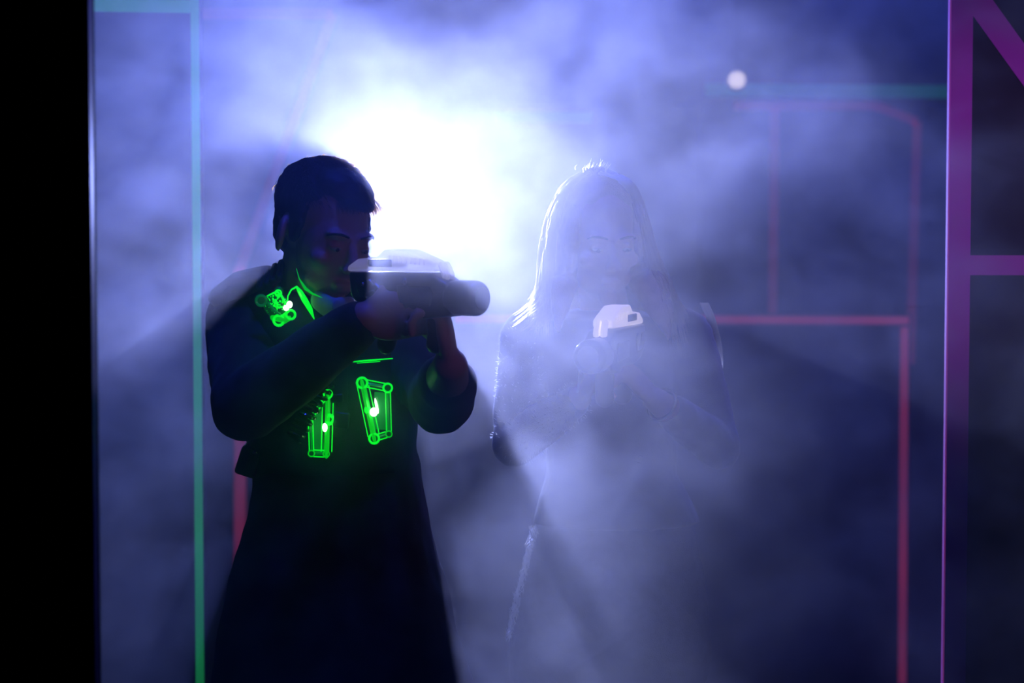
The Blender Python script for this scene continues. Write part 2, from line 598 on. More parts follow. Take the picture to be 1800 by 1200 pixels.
# ------------------------------------------------------------------ lamps
def stage_lamp(loc, target, lens_m, r, label, ceil=False):
    loc = Vector(loc)
    d = (Vector(target) - loc).normalized()
    root = empty('stage_lamp', (loc.x, loc.y + 0.02, 0.0 if not ceil else 3.1), label, 'lamp')
    c0 = loc - d * 0.03
    q = MB()
    q.tube([c0, c0 - d * 0.10, c0 - d * 0.16], [r, r * 0.95, r * 0.6], seg=24, round_ends=False)
    q.build('housing', M['lamp_metal'], root)
    q = MB()
    q.tube([c0 + d * 0.004, c0 + d * 0.008], [r * 0.85, r * 0.85], seg=24, round_ends=False)
    q.build('lens', lens_m, root)
    q = MB()
    q.tube([c0 + d * 0.012 + Vector((r * math.cos(a), 0, r * math.sin(a))) for a in [i * PI / 12 for i in range(24)]],
           0.004, seg=6, closed=True)
    q.build('rim', M['lamp_metal'], root)
    mid = c0 - d * 0.08
    q = MB()
    if ceil:
        q.box((mid.x, mid.y, (mid.z + 3.1) / 2), (0.02, 0.02, 3.1 - mid.z))
        q.build('hanger', M['lamp_metal'], root)
    else:
        q.tube([(mid.x - r - .01, mid.y, mid.z), (mid.x - r - .01, mid.y, mid.z - r - .03), (mid.x + r + .01, mid.y, mid.z - r - .03), (mid.x + r + .01, mid.y, mid.z)], 0.006, seg=6)
        q.build('yoke', M['lamp_metal'], root)
        q = MB()
        q.tube([(mid.x, mid.y, mid.z - r - .03), (mid.x, mid.y, 0.25)], 0.014, seg=12)
        q.build('pole', M['lamp_metal'], root)
        for k in range(3):
            a = k * 2 * PI / 3 + PI / 2
            q = MB()
            q.tube([(mid.x, mid.y, 0.45), (mid.x + .38 * math.cos(a), mid.y + .38 * math.sin(a), 0.012)], 0.010, seg=8)
            q.build('leg', M['lamp_metal'], root)
    return root


stage_lamp(LAMP, (0.10, 2.9, 1.42), M['lens'], 0.045, 'white hot stage lamp glaring behind the head of the man')
stage_lamp(P(1296, 140, 8.4), (0.6, 4.0, 2.0), M['far_lens'], 0.035, 'small far lamp glowing faintly at upper right', ceil=True)


# ------------------------------------------------------------------ figures
def Q(*deg):
    return Euler([math.radians(a) for a in deg])


def head_prims(q, T, scale=1.0, female=False):
    S = T @ Matrix.Scale(scale, 4)
    w = 0.94 if female else 1.0
    q.ell((0, .022, .035), (.074 * w, .095, .084), S)
    q.ell((0, -.028, -.010), (.062 * w, .060, .088), S)
    q.ell((0, -.030, -.066), (.050 * w, .050, .042), S)
    q.ell((0, -.076, -.098), (.020 * w, .017, .017), S)
    for s in (-1, 1):
        q.ell((s * .036, -.026, -.072), (.018 * w, .036, .020), S, Q(-18, 0, s * 14))
        q.ell((s * .026, -.079, .022), (.024, .010, .007), S, Q(0, s * -6, s * 14))
        q.ell((s * .041, -.062, -.024), (.020, .018, .016), S)
        q.ell((s * .011, -.099, -.034), (.008, .010, .007), S)
        q.ell((s * .029, -.075, .002), (.0145, .011, .0075), S)
        q.ell((s * .081 * w, .014, -.006), (.008, .020, .032), S, Q(-10, 0, s * 30))
    q.tube([(0, -.083, .012), (0, -.097, -.012), (0, -.107, -.030)], [.0075, .009, .011], mtx=S, seg=10)
    q.ell((0, -.088, -.062), (.023, .010, .005), S)
    q.ell((0, -.086, -.071), (.019, .010, .006), S)


def face_parts(root, T, scale, brow_m):
    S = T @ Matrix.Scale(scale, 4)
    for s in (-1, 1):
        q = MB()
        q.ell((s * .029, -.0795, -.001), (.0105, .0085, .0048), S)
        e = q.build('eye', M['eye'], root)
        q = MB()
        q.ell((s * .029, -.0868, -.002), (.0040, .0018, .0034), S)
        q.build('iris', M['iris'], e)
        q = MB()
        q.tube([(s * .013, -.0885, .0215), (s * .028, -.0895, .0255), (s * .040, -.0835, .0245), (s * .048, -.074, .019)], [.0018, .0024, .0022, .0012], mtx=S, flat=1.0)
        q.build('eyebrow', brow_m, root)


def frame(origin, zdir, palm):
    z = Vector(zdir).normalized()
    n = Vector(palm)
    n = (n - z * n.dot(z)).normalized()
    y = -n
    x = y.cross(z)
    m = Matrix((x, y, z)).transposed().to_4x4()
    m.translation = Vector(origin)
    return m


def hand_prims(q, F, side, curls, thumb=(0.5, 0.5), s=1.0):
    """palm faces -Y of the frame, fingers along +Z, thumb at side*X"""
    S = F @ Matrix.Scale(s, 4)
    q.ell((0, 0, .048), (.040, .015, .050), S, pw=0.8)
    q.ell((side * .022, -.008, .032), (.016, .014, .030), S)
    xs = (.029, .0095, -.0100, -.028)
    zs = (.088, .092, .088, .080)
    ln = (.95, 1.05, 1.0, .80)
    for i in range(4):
        p = Vector((side * xs[i], 0, zs[i] - .02))
        pts = [p.copy(), Vector((side * xs[i], 0, zs[i]))]
        a = 0.0
        p = pts[-1].copy()
        for L, c in zip((.042, .026, .022), curls[i]):
            a += math.radians(c)
            p = p + Vector((0, -math.sin(a), math.cos(a))) * (L * ln[i])
            pts.append(p.copy())
        q.tube(pts, [.0095, .0095, .0088, .0080, .0070], mtx=S, seg=10)
    p = Vector((side * .020, -.006, .018))
    d0 = Vector((side * 0.75, -0.35, 0.60)).normalized()
    d1 = Vector((side * 0.45 * (1 - thumb[0]), -0.3 - thumb[0], 0.75)).normalized()
    d2 = Vector((side * 0.2 * (1 - thumb[1]) - side * .5 * thumb[1], -0.3 - thumb[1], 0.75)).normalized()
    p1 = p + d0 * .040
    p2 = p1 + d1 * .032
    p3 = p2 + d2 * .025
    q.tube([p, p1, p2, p3], [.012, .0105, .0095, .008], mtx=S, seg=10)


def legs_prims(q, hips, knees, ankles, toes, rt=.082, rk=.055, ra=.040):
    for h, k, a in zip(hips, knees, ankles):
        h, k, a = Vector(h), Vector(k), Vector(a)
        q.tube([h, (h + k) / 2, k], [rt, rt * .86, rk], seg=16)
        q.tube([k, k.lerp(a, .35), a], [rk, rk * .98, ra], seg=16)


def shoe(root, ankle, dirv, m):
    a = Vector((ankle[0], ankle[1], 0))
    d = Vector((dirv[0], dirv[1], 0)).normalized()
    q = MB()
    yaw = math.atan2(d.y, d.x)
    F = Matrix.Translation(a) @ Matrix.Rotation(yaw, 4, 'Z')
    q.ell((.06, 0, .045), (.155, .047, .043), F, pw=0.8)
    q.ell((-.02, 0, .075), (.062, .044, .06), F)
    q.box((.06, 0, .012), (.28, .084, .024), F)
    return q.build('shoe', m, root, voxel=0.006, iters=3)


# ---- the man
YM = 4.10
man = empty('person', (P(592, 600, YM + 0.03).x, YM + 0.05, 0),
            'person with short dark hair and glowing green vest lights aiming a toy gun', 'person')

HM = Matrix.Translation(P(572, 414, 4.09)) @ Q(0, 6, 0).to_matrix().to_4x4() @ Matrix.Rotation(math.radians(38), 4, 'Z') \
    @ Matrix.Rotation(math.radians(12), 4, 'X') @ Matrix.Scale(0.98, 4)
R_SH, R_EL, R_WR = P(432, 562, 4.17), P(432, 716, 3.95), P(640, 560, 3.80)
L_SH, L_EL, L_WR = P(700, 572, 4.22), P(776, 704, 4.00), P(792, 642, 3.78)
nb = P(556, 545, 4.14)

q = MB()
head_prims(q, HM, 1.0)
q.tube([HM @ Vector((0, .02, -.05)), nb + Vector((-0.005, 0, .015)), nb + Vector((0, .01, -.06))], [.054, .058, .07])
pel = Vector((P(592, 600, 4.15).x, 4.15, 0.95))
ch = P(560, 640, 4.16)
q.loft([((nb.x, 4.15, nb.z - .02), .09, .06, 0.3), ((nb.x, 4.15, nb.z - .07), .15, .09, 0.3), ((ch.x, 4.15, ch.z), .145, .10, .3),
        ((pel.x - .01, 4.15, 1.15), .125, .09, .2), ((pel.x, 4.15, .98), .145, .10, .1), ((pel.x, 4.15, .88), .13, .10, 0)])
for S_, E_, W_ in ((R_SH, R_EL, R_WR), (L_SH, L_EL, L_WR)):
    q.tube([S_, (S_ + E_) / 2, E_], [.055, .050, .040])
    q.tube([E_, E_.lerp(W_, .35), W_], [.040, .042, .028])
hips = [Vector((pel.x - .09, 4.15, .92)), Vector((pel.x + .09, 4.15, .92))]
knees = [Vector((pel.x - .12, 4.10, .50)), Vector((pel.x + .09, 4.13, .50))]
ankles = [Vector((pel.x - .15, 4.14, .09)), Vector((pel.x + .09, 4.20, .09))]
legs_prims(q, hips, knees, ankles, None)
# right hand closes on the pistol grip, left hand holds the fore end
GUN_A, GUN_B = P(628, 500, 3.86), P(858, 516, 3.74)
gd = (GUN_B - GUN_A).normalized()
hand_prims(q, frame(R_WR, (0.93, -0.10, 0.10), (0.1, 1, 0)), 1,
           ((20, 55, 40), (60, 70, 50), (62, 72, 50), (62, 74, 50)), (0.5, 0.6))
hand_prims(q, frame(L_WR, (-0.18, 0.05, 1), (-1, 0.05, -0.2)), -1,
           ((72, 60, 40), (72, 62, 40), (72, 62, 42), (72, 62, 42)), (0.3, 0.5))
man_body = q.build('body', M['skin'], man, voxel=0.0045, iters=3)
face_parts(man, HM, 1.0, M['brow'])

# hair
q = MB()
q.ell((0, .034, .052), (.080, .092, .078), HM)
q.ell((0, .062, .005), (.064, .056, .070), HM)
q.ell((.006, -.018, .094), (.056, .048, .028), HM, Q(18, 8, 0))
q.ell((.012, -.048, .078), (.044, .022, .020), HM, Q(30, 10, 0))
for s in (-1, 1):
    q.ell((s * .070, -.008, .018), (.008, .020, .034), HM)
hair = q.build('hair', M['brown_hair'], man, voxel=0.004, iters=3, wrinkle=(0.003, 60, 1.0))
strands = []
for i in range(260):
    u = random.uniform(-1, 1)
    base = Vector((.012 + .042 * u, -.056 - .012 * random.random(), .070 + .015 * random.random()))
    d = Vector((random.uniform(-.25, .45), -1, random.uniform(-1.0, .1))).normalized()
    strands.append([HM @ base, HM @ (base + d * .009), HM @ (base + d * .017 + Vector((0, 0, -.003)))])
for i in range(2600):
    a = random.uniform(0, 2 * PI)
    t = random.uniform(0.05, 1.45)
    n = Vector((math.sin(t) * math.cos(a), math.sin(t) * math.sin(a), math.cos(t)))
    base = Vector((0, .034, .052)) + Vector((n.x * .080, n.y * .092, n.z * .078))
    if base.y < -.045 and base.z < .08:
        continue
    d = (n * .30 + Vector((.2, -.6, -.35)) + Vector((random.uniform(-.3, .3), random.uniform(-.3, .3), random.uniform(-.2, .2)))).normalized()
    strands.append([HM @ (base - n * .003), HM @ (base + d * .008 + n * .001), HM @ (base + d * .018 - n * .001)])
hair_object('loose_hair', strands, .00045, M['brown_curve'], man)


def px_ring(py, xl, xr, depth, Yc, yaw=0.0):
    a, c = P(xl, py, Yc), P(xr, py, Yc)
    return (((a.x + c.x) / 2, Yc, a.z), (c.x - a.x) / 2, depth, yaw)


# jacket with sleeves
q = MB()
q.loft([px_ring(500, 500, 610, .055, 4.15), px_ring(522, 420, 690, .085, 4.16), px_ring(560, 395, 735, .115, 4.17),
        px_ring(640, 405, 738, .125, 4.17), px_ring(720, 425, 735, .125, 4.16), px_ring(790, 436, 733, .122, 4.16),
        px_ring(850, 445, 745, .120, 4.16), px_ring(900, 437, 754, .125, 4.16), px_ring(950, 422, 764, .130, 4.16),
        px_ring(1010, 402, 782, .14, 4.16), px_ring(1100, 385, 802, .15, 4.16), px_ring(1200, 370, 832, .155, 4.16),
        px_ring(1290, 366, 850, .155, 4.16)], seg=40)
q.tube([R_SH, (R_SH + R_EL) / 2, R_EL], [.070, .064, .058], seg=18)
q.tube([R_EL, R_EL.lerp(R_WR, .5), R_EL.lerp(R_WR, .93)], [.058, .052, .040], seg=18)
cuff = L_EL.lerp(L_WR, .55)
q.tube([L_SH, (L_SH + L_EL) / 2, L_EL], [.072, .062, .056], seg=18)
q.tube([L_EL, cuff], [.056, .047], seg=18)
jacket = q.build('jacket', M['jacket'], man, voxel=0.006, iters=4, wrinkle=(0.0045, 17, 0.7))
q = MB()
q.tube([P(560, 528, 4.03), P(585, 545, 4.01), P(612, 536, 4.03)], [.018, .022, .016], flat=0.5)
q.build('undershirt', M['white_shirt'], man, voxel=0.004, iters=3)
# raised collar
q = MB()
cc = HM @ Vector((0, .030, -.135))
pts = []
for i in range(28):
    a = 2 * PI * i / 28
    pts.append(Vector((nb.x + .068 * math.cos(a), 4.12 + .066 * math.sin(a), nb.z + .022 + .012 * math.sin(a) - .012 * math.cos(a))))
q.tube(pts, 0.013, closed=True, seg=10, flat=0.6, up=(0, 0, 1))
q.build('collar', M['jacket'], man)
# trousers and shoes
q = MB()
legs_prims(q, hips, knees, ankles, None, .098, .075, .062)
q.ell((pel.x, 4.15, .93), (.165, .115, .10))
q.build('trousers', M['black_denim'], man, voxel=0.008, iters=4, wrinkle=(0.004, 14, 0.8))
shoe(man, ankles[0], (-.2, -1), M['shoe'])
shoe(man, ankles[1], (.1, -1), M['shoe'])

# vest over the jacket
q = MB()
q.loft([px_ring(508, 440, 680, .075, 4.15), px_ring(530, 425, 700, .105, 4.155), px_ring(580, 418, 716, .132, 4.16),
        px_ring(660, 420, 728, .141, 4.16), px_ring(740, 432, 728, .140, 4.16), px_ring(800, 436, 732, .136, 4.16),
        px_ring(822, 440, 736, .134, 4.16)], seg=40)
vest = q.build('vest', M['vest'], man, voxel=0.006, iters=3, wrinkle=(0.0025, 22, 1.0))
q = MB()
a_, c_ = P(392, 522, 4.15), P(470, 488, 4.13)
q.tube([a_ + Vector((.006, 0, 0)), a_.lerp(c_, .5) + Vector((0, 0, .005)), c_], [.023, .026, .022], seg=16, flat=2.6, up=(0, 0, 1))
q.build('shoulder_pad', M['vest'], vest, voxel=0.004, iters=3)
for i in range(4):
    c = P(462 + 11 * i, 482 - 6.0 * i, 4.10)
    q = MB()
    q.tube([c + Vector((0, -.05, -.02)), c + Vector((0, 0, .002)), c + Vector((0, .05, -.012))], 0.0065, seg=8)
    q.build('strap_ridge', M['strap'], vest)
q = MB()
c = P(440, 808, 4.10)
q.box(c, (.036, .075, .05), rot=Q(0, 18, 0))
q.build('battery_box', M['plastic'], vest, bevel=0.006)
q = MB()
c = P(448, 796, 4.055)
q.ell(c, (.005, .003, .004))
q.build('rivet', M['steel'], vest)
# front centre strap and side straps
q = MB()
q.tube([P(600, 560, 4.008), P(598, 640, 3.998), P(596, 756, 4.0)], [.014] * 3, flat=0.25, seg=10, up=(1, 0, 0))
q.build('strap', M['strap'], vest)
q = MB()
q.box(P(600, 738, 3.985), (.026, .012, .026), rot=Q(0, 8, 0))
q.build('buckle', M['plastic'], vest, bevel=0.003)
q = MB()
q.box(P(592, 700, 3.992), (.022, .010, .014), rot=Q(0, -5, 0))
q.build('buckle', M['plastic'], vest, bevel=0.003)
# the lit trim on the top of the vest front
q = MB()
q.tube([P(616, 636, 3.995), P(650, 633, 3.99), P(690, 630, 3.995)], [.0010, .0015, .0008], seg=8, up=(0, 0, 1))
q.build('lit_trim', M['green_rim'], vest)
q = MB()
q.tube([P(628, 638, 3.992), P(668, 635, 3.988)], [.0007, .0007], seg=8)
q.build('lit_trim', M['green_rim'], vest)


def pod(corners, Y, widths, ring_r, led, plate=None, depth=.010, rings=None):
    """clear sensor pod lit from inside: plates, edge rods, screw rings and the lit diode"""
    pp = [P(c[0], c[1], Y) for c in corners]
    n = len(pp)
    bright = widths.index(max(widths))
    for i in range(n):
        a, c = pp[i], pp[(i + 1) % n]
        q = MB()
        q.tube([a, c], [widths[i]] * 2, seg=10, flat=0.5, up=(0, -1, 0) if abs((c - a).normalized().y) < .9 else None)
        body = q.build('sensor_pod', M['green_plate'] if i == bright else M['green_dim'], vest)
    q = MB()
    for i in range(n):
        a, c = pp[i], pp[(i + 1) % n]
        d = (c - a).normalized()
        s = d.cross(Vector((0, 1, 0))).normalized()
        for k in (-1, 1):
            off = s * (widths[i] * k) + Vector((0, -.003, 0))
            q.tube([a + off + d * ring_r * .6, c + off - d * ring_r * .6], .0010, seg=6)
    q.build('lit_edge', M['green_rim'], vest)
    for i, c in enumerate(pp):
        q = MB()
        rr = ring_r * (rings[i] if rings else 1)
        pts = [c + Vector((rr * math.cos(a), -.007, rr * math.sin(a))) for a in [2 * PI * k / 16 for k in range(16)]]
        q.tube(pts, rr * .24, closed=True, seg=8)
        q.build('screw_ring', M['green_plate'] if (rings and rings[i] < .8) else M['green_rim'], vest)
        q = MB()
        q.tube([c + Vector((0, -.0065, 0)), c + Vector((0, -.001, 0))], rr * .78, seg=12, round_ends=False)
        q.build('screw_head', M['green_dark'], vest)
    for l in led:
        q = MB()
        q.ell(P(l[0], l[1], Y - .012), (l[2], .004, l[3]), rot=Q(0, l[4] if len(l) > 4 else 0, 0))
        q.build('diode', M['green_led'], vest)
    return body


YP = 3.995
pod([(637, 672), (682, 681), (684, 762), (658, 770)], YP, [.0060, .0040, .0050, .0095], .0085,
    [(657, 724, .0065, .0075), (662, 713, .0022, .013, -12)], rings=[1, .85, .6, .95])
q = MB()
q.ell(P(646, 720, YP - .006), (.006, .004, .007))
q.build('lit_edge', M['green_rim'], vest)
pod([(577, 692), (574, 797), (548, 796), (546, 735)], YP, [.0088, .0055, .0036, .0025], .0068,
    [(571, 751, .0042, .0075)], rings=[1, .75, .75, .5])
q = MB()
c = P(579, 737, YP - .012)
q.tube([c + Vector((.007 * math.cos(a), 0, .007 * math.sin(a))) for a in [-2.2 + .35 * k for k in range(12)]], .003, seg=8)
q.build('lit_edge', M['green_rim'], vest)
# plate between the bars of the left pod
q = MB()
q.box(P(558, 760, YP + .004), (.018, .003, .07), rot=Q(0, -3, 0))
q.build('sensor_plate', M['green_dim'], vest)
q = MB()
q.box(P(670, 722, YP + .004), (.026, .003, .062), rot=Q(0, 4, 0))
q.build('sensor_plate', M['green_dim'], vest)

# coiled cable on the left of the pods
q = MB()
pts = []
A0, A1 = P(588, 650, 3.985), P(515, 772, 3.975)
ax = (A1 - A0).normalized()
u = ax.cross(Vector((0, 1, 0))).normalized()
w = ax.cross(u)
N_ = 260
for i in range(N_):
    t = i / (N_ - 1)
    r = .013 * min(1, 4 * t + .3)
    a = t * 2 * PI * 11
    pts.append(A0.lerp(A1, t) + u * r * math.cos(a) + w * r * math.sin(a) * .8)
q.tube(pts, .0032, seg=8)
q.build('coiled_cable', M['cable'], vest)

# shoulder sensor: rounded clear dome with three lugs
SY = 4.02
sd = MB()
sd.ell(P(486, 537, SY), (.024, .014, .021), rot=Q(0, 38, 0))
sd.ell(P(490, 512, SY), (.008, .008, .009))
sd.build('shoulder_sensor', M['green_dark'], vest, voxel=0.0025, iters=2)
for (x, y, r, m) in ((459, 528, .0085, 'green_dim'), (490, 563, .0085, 'green_rim'), (511, 553, .0075, 'green_rim'), (489, 515, .005, 'green_rim')):
    q = MB()
    c = P(x, y, SY - .010)
    q.tube([c + Vector((r * math.cos(a), 0, r * math.sin(a))) for a in [2 * PI * k / 16 for k in range(16)]], r * .28, closed=True, seg=8)
    q.build('screw_ring', M[m], vest)
    q = MB()
    q.tube([c + Vector((0, .001, 0)), c + Vector((0, .008, 0))], r * .8, seg=12, round_ends=False)
    q.build('screw_head', M['green_dark'], vest)
q = MB()
for i in range(110):
    a = random.uniform(0, 2 * PI)
    rr = random.uniform(0, 1) ** .6 * .95
    k = random.uniform(.5, 1.3)
    q.ell(P(487 + 22 * rr * math.cos(a), 535 + 20 * rr * math.sin(a), SY - .0150 + .009 * rr * rr), (.0012 * k, .001, .0019 * k), rot=Q(0, random.uniform(-60, 60), 0), nu=8, nv=6)
o = q.build('dome_facets', M['green_rim'], vest)
tag(o, kind='stuff')
q = MB()
q.ell(P(503, 541, SY - .013), (.005, .004, .005))
q.ell(P(509, 535, SY - .013), (.005, .004, .006))
q.build('diode', M['green_led'], vest)
q = MB()
q.tube([P(472, 533, SY - .012), P(481, 545, SY - .014), P(492, 552, SY - .012)], [.0025, .003, .002], seg=8)
q.build('dome_band', M['green_dim'], vest)
q = MB()
q.tube([P(481, 558, SY - .005), P(500, 562, SY - .006), P(512, 556, SY - .004)], [.006, .007, .005], seg=10)
q.build('sensor_foot', M['green_plate'], vest)
q = MB()
q.tube([P(470, 520, SY - .010), P(480, 515, SY - .011), P(488, 513, SY - .012), P(496, 522, SY - .012), P(501, 532, SY - .012), P(506, 548, SY - .011), P(494, 556, SY - .010)], [.0012, .0016, .0020, .0020, .0022, .0026, .0018], seg=8)
q.build('dome_rim', M['green_rim'], vest)
# clear collar flap beside it
q = MB()
pA = [(505, 534), (506, 520), (512, 509), (521, 504), (527, 512), (535, 526), (545, 543), (552, 560)]
pts = [P(x, y, SY - .004 + .003 * i) for i, (x, y) in enumerate(pA)]
q.tube(pts, [.0012, .0012, .0014, .0022, .0042, .0050, .0042, .0010], seg=8)
q.build('lit_edge', M['green_rim'], vest)

q = MB()
q.tube([P(521, 472, 4.02), P(526, 490, 4.01), P(537, 507, 4.005), P(549, 516, 4.0), P(566, 523, 4.0)], [.0004, .0010, .0026, .0018, .0004], seg=8)
q.build('collar_highlight', M['green_plate'], vest)  # glowing tube in place of the green highlight on the collar edge
# green diodes as real little lamps
for (x, y, Y, e) in ((655, 722, 3.955, 0.011), (572, 748, 3.955, 0.009), (506, 538, 3.972, 0.007)):
    l = new_light('diode_glow', 'POINT', P(x, y, Y), e, (0.02, 1.0, 0.06), shadow_soft_size=0.006)


# ------------------------------------------------------------------ the guns
def toy_gun(F, label, cover_m, group):
    """F: frame with +X to the muzzle, +Z up, origin at the rear of the body"""
    root = bpy.data.objects.new('laser_gun', None)
    root.empty_display_size = .05
    COL.objects.link(root)
    root.matrix_world = F
    root.location, root.rotation_euler = F.to_translation(), F.to_euler()
    tag(root, label, 'toy gun', group)

    def bld(q, name, m, **k):
        q.v = [F @ v for v in q.v]
        return q.build(name, m, root, **k)
    def side(outline, hw, name, m, **k):
        g = MB()
        g.prism(outline, -hw, hw)
        return bld(g, name, m, **k)
    body = side([(-.006, .026), (.172, .026), (.186, .018), (.204, .010), (.204, -.040), (.150, -.046), (.128, -.036), (.060, -.038),
                 (.018, -.030), (-.002, -.012)], .024, 'gun_body', M['plastic'], bevel=0.006)
    side([(.010, .014), (.052, .014), (.060, .004), (.052, -.016), (.020, -.014)], .0265, 'side_recess', M['cable'], bevel=0.002)
    side([(.100, .006), (.168, .006), (.176, -.006), (.170, -.026), (.104, -.022)], .0265, 'side_plate', M['plastic'], bevel=0.003)
    q = MB()
    q.tube([(.196, 0, -.012), (.246, 0, -.012), (.254, 0, -.012)], [.0275, .0275, .022], seg=28, round_ends=False)
    bld(q, 'barrel', M['plastic'], bevel=0.004)
    q = MB()
    q.tube([(.2535, 0, -.012), (.2555, 0, -.012)], .018, seg=24, round_ends=False)
    bld(q, 'muzzle_lens', M['cable'])
    # clear faceted cover along the top
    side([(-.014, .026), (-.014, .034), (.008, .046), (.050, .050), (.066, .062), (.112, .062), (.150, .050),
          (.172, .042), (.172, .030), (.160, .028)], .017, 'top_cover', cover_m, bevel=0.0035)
    q = MB()
    for i in range(9):
        q.box((.078 + i * .009, 0, .0475 - .0006 * i), (.0035, .036, .010))
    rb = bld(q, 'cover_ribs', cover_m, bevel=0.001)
    q = MB()
    q.box((.058, 0, .040), (.050, .0385, .012))
    bld(q, 'cover_clip', M['plastic'], bevel=0.002)
    q = MB()
    q.tube([(.178, -.006, .038), (.186, -.006, .024), (.186, -.006, .010)], .006, seg=8)
    q.tube([(.178, .006, .038), (.186, .006, .024), (.186, .006, .010)], .006, seg=8)
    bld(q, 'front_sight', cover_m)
    q = MB()
    q.tube([(.075, 0, -.025), (.062, 0, -.065), (.056, 0, -.088)], [.019, .017, .018], seg=14, flat=0.8)
    bld(q, 'pistol_grip', M['plastic'], voxel=.003, iters=1)
    q = MB()
    q.tube([(.082, 0, -.030), (.112, 0, -.062), (.095, 0, -.065), (.070, 0, -.062)], .0035, seg=8)
    bld(q, 'trigger_guard', M['plastic'])
    q = MB()
    q.tube([(.092, 0, -.030), (.096, 0, -.048), (.090, 0, -.056)], .004, seg=8)
    bld(q, 'trigger', M['steel'])
    q = MB()
    q.tube([(.160, 0, -.030), (.162, 0, -.070), (.160, 0, -.085)], [.017, .015, .016], seg=14)
    bld(q, 'fore_grip', M['plastic'], voxel=.003, iters=1)
    for (x, z, r) in ((.120, .012, .0045), (.030, .006, .003), (.092, -.020, .0028)):
        q = MB()
        q.ell((x, -.027, z), (r, .003, r * 1.3))
        bld(q, 'screw', M['steel'])
    for (x, z) in ((.032, .010), (.045, .004), (.040, -.006)):
        q = MB()
        q.tube([(x, -.0245, z), (x + .012, -.026, z + .003), (x + .020, -.0255, z - .004)], .0022, seg=6)
        bld(q, 'catch', M['steel'])
    return root


def gun_frame(a, b_, roll=0.0):
    a, b_ = Vector(a), Vector(b_)
    x = (b_ - a).normalized()
    z = (Vector((0, 0, 1)) - x * x.z).normalized()
    z = Quaternion(x, roll) @ z
    y = z.cross(x)
    m = Matrix((x, y, z)).transposed().to_4x4()
    m.translation = a
    return m


GF = gun_frame(P(634, 505, 3.87), P(858, 511, 3.70))
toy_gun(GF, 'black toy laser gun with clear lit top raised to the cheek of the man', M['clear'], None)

# ---- the woman
YW = 4.17
wom = empty('person', (P(1070, 600, YW).x, YW, 0),
            'person with long straight blond hair wearing a dark top, veiled by bright haze', 'person')
HW = Matrix.Translation(P(1056, 421, YW)) @ Matrix.Rotation(math.radians(14), 4, 'Z') @ Matrix.Rotation(math.radians(12), 4, 'X')
wn = P(1062, 548, YW + .03)
RS, RE, RW = P(928, 592, 4.20), P(905, 780, 4.08), P(1018, 700, 3.97)
LS, LE, LW = P(1206, 592, 4.20), P(1262, 786, 4.10), P(1152, 702, 3.97)
q = MB()
head_prims(q, HW, 0.88, female=True)
q.tube([HW @ Vector((0, .02, -.05)), wn + Vector((0, 0, .02)), wn + Vector((0, 0, -.05))], [.041, .042, .055])
wp = Vector((P(1085, 600, YW).x, YW, .90))
q.loft([((wn.x, 4.20, wn.z - .01), .06, .045, 0), ((wn.x, 4.20, wn.z - .05), .115, .065, 0), ((wn.x, 4.19, 1.34), .110, .078, 0),
        ((wp.x - .01, 4.19, 1.12), .085, .065, 0), ((wp.x, 4.18, .96), .125, .088, 0), ((wp.x, 4.18, .86), .115, .088, 0)])
for S_, E_, W_ in ((RS, RE, RW), (LS, LE, LW)):
    q.tube([S_, (S_ + E_) / 2, E_], [.038, .034, .028])
    q.tube([E_, E_.lerp(W_, .35), W_], [.029, .030, .021])
whips = [Vector((P(978, 600, 4.18).x, 4.18, .88)), Vector((P(1160, 600, 4.18).x, 4.18, .88))]
wkn = [Vector((P(950, 1400, 4.12).x, 4.10, .49)), Vector((wp.x + .09, 4.16, .49))]
wan = [Vector((P(935, 1400, 4.17).x, 4.18, .085)), Vector((wp.x + .11, 4.24, .085))]
legs_prims(q, whips, wkn, wan, .070, .046, .034)
hand_prims(q, frame(RW, (0.42, -0.25, 0.80), (0.8, 0.25, -0.3)), 1,
           ((40, 60, 40), (62, 70, 50), (62, 72, 50), (62, 74, 50)), (0.4, 0.5), .82)
hand_prims(q, frame(LW, (-0.70, -0.15, 0.70), (-0.55, .35, -0.7)), -1,
           ((60, 60, 45), (60, 66, 50), (60, 66, 50), (60, 66, 50)), (0.4, 0.6), .82)
q.build('body', M['pale_skin'], wom, voxel=0.0042, iters=3)
face_parts(wom, HW, 0.88, M['fair_brow'])
q = MB()
q.loft([px_ring(543, 1010, 1118, .045, 4.20), px_ring(562, 935, 1200, .068, 4.20), px_ring(600, 925, 1210, .085, 4.20),
        px_ring(680, 940, 1200, .095, 4.19), px_ring(760, 958, 1190, .086, 4.19), px_ring(830, 962, 1190, .086, 4.19),
        px_ring(880, 946, 1216, .100, 4.18), px_ring(918, 934, 1230, .106, 4.18)], seg=36)
q.tube([RS, (RS + RE) / 2, RE], [.049, .044, .040], seg=16)
q.tube([RE, RE.lerp(RW, .5), RE.lerp(RW, .9)], [.040, .036, .028], seg=16)
q.tube([LS, (LS + LE) / 2, LE], [.049, .044, .040], seg=16)
q.tube([LE, LE.lerp(LW, .5), LE.lerp(LW, .72)], [.040, .035, .031], seg=16)
q.build('knit_top', M['dark_top'], wom, voxel=0.0055, iters=3, wrinkle=(0.0028, 22, 0.8))
q = MB()
legs_prims(q, whips, wkn, wan, .079, .054, .042)
q.loft([px_ring(890, 956, 1212, .085, 4.18), px_ring(930, 938, 1222, .092, 4.18), px_ring(1000, 920, 1236, .098, 4.18),
        px_ring(1080, 902, 1246, .10, 4.18), px_ring(1150, 890, 1250, .095, 4.18), px_ring(1200, 895, 1240, .08, 4.18)], seg=36)
q.build('jeans', M['denim'], wom, voxel=0.0055, iters=3, wrinkle=(0.003, 26, 0.8))
fib = []
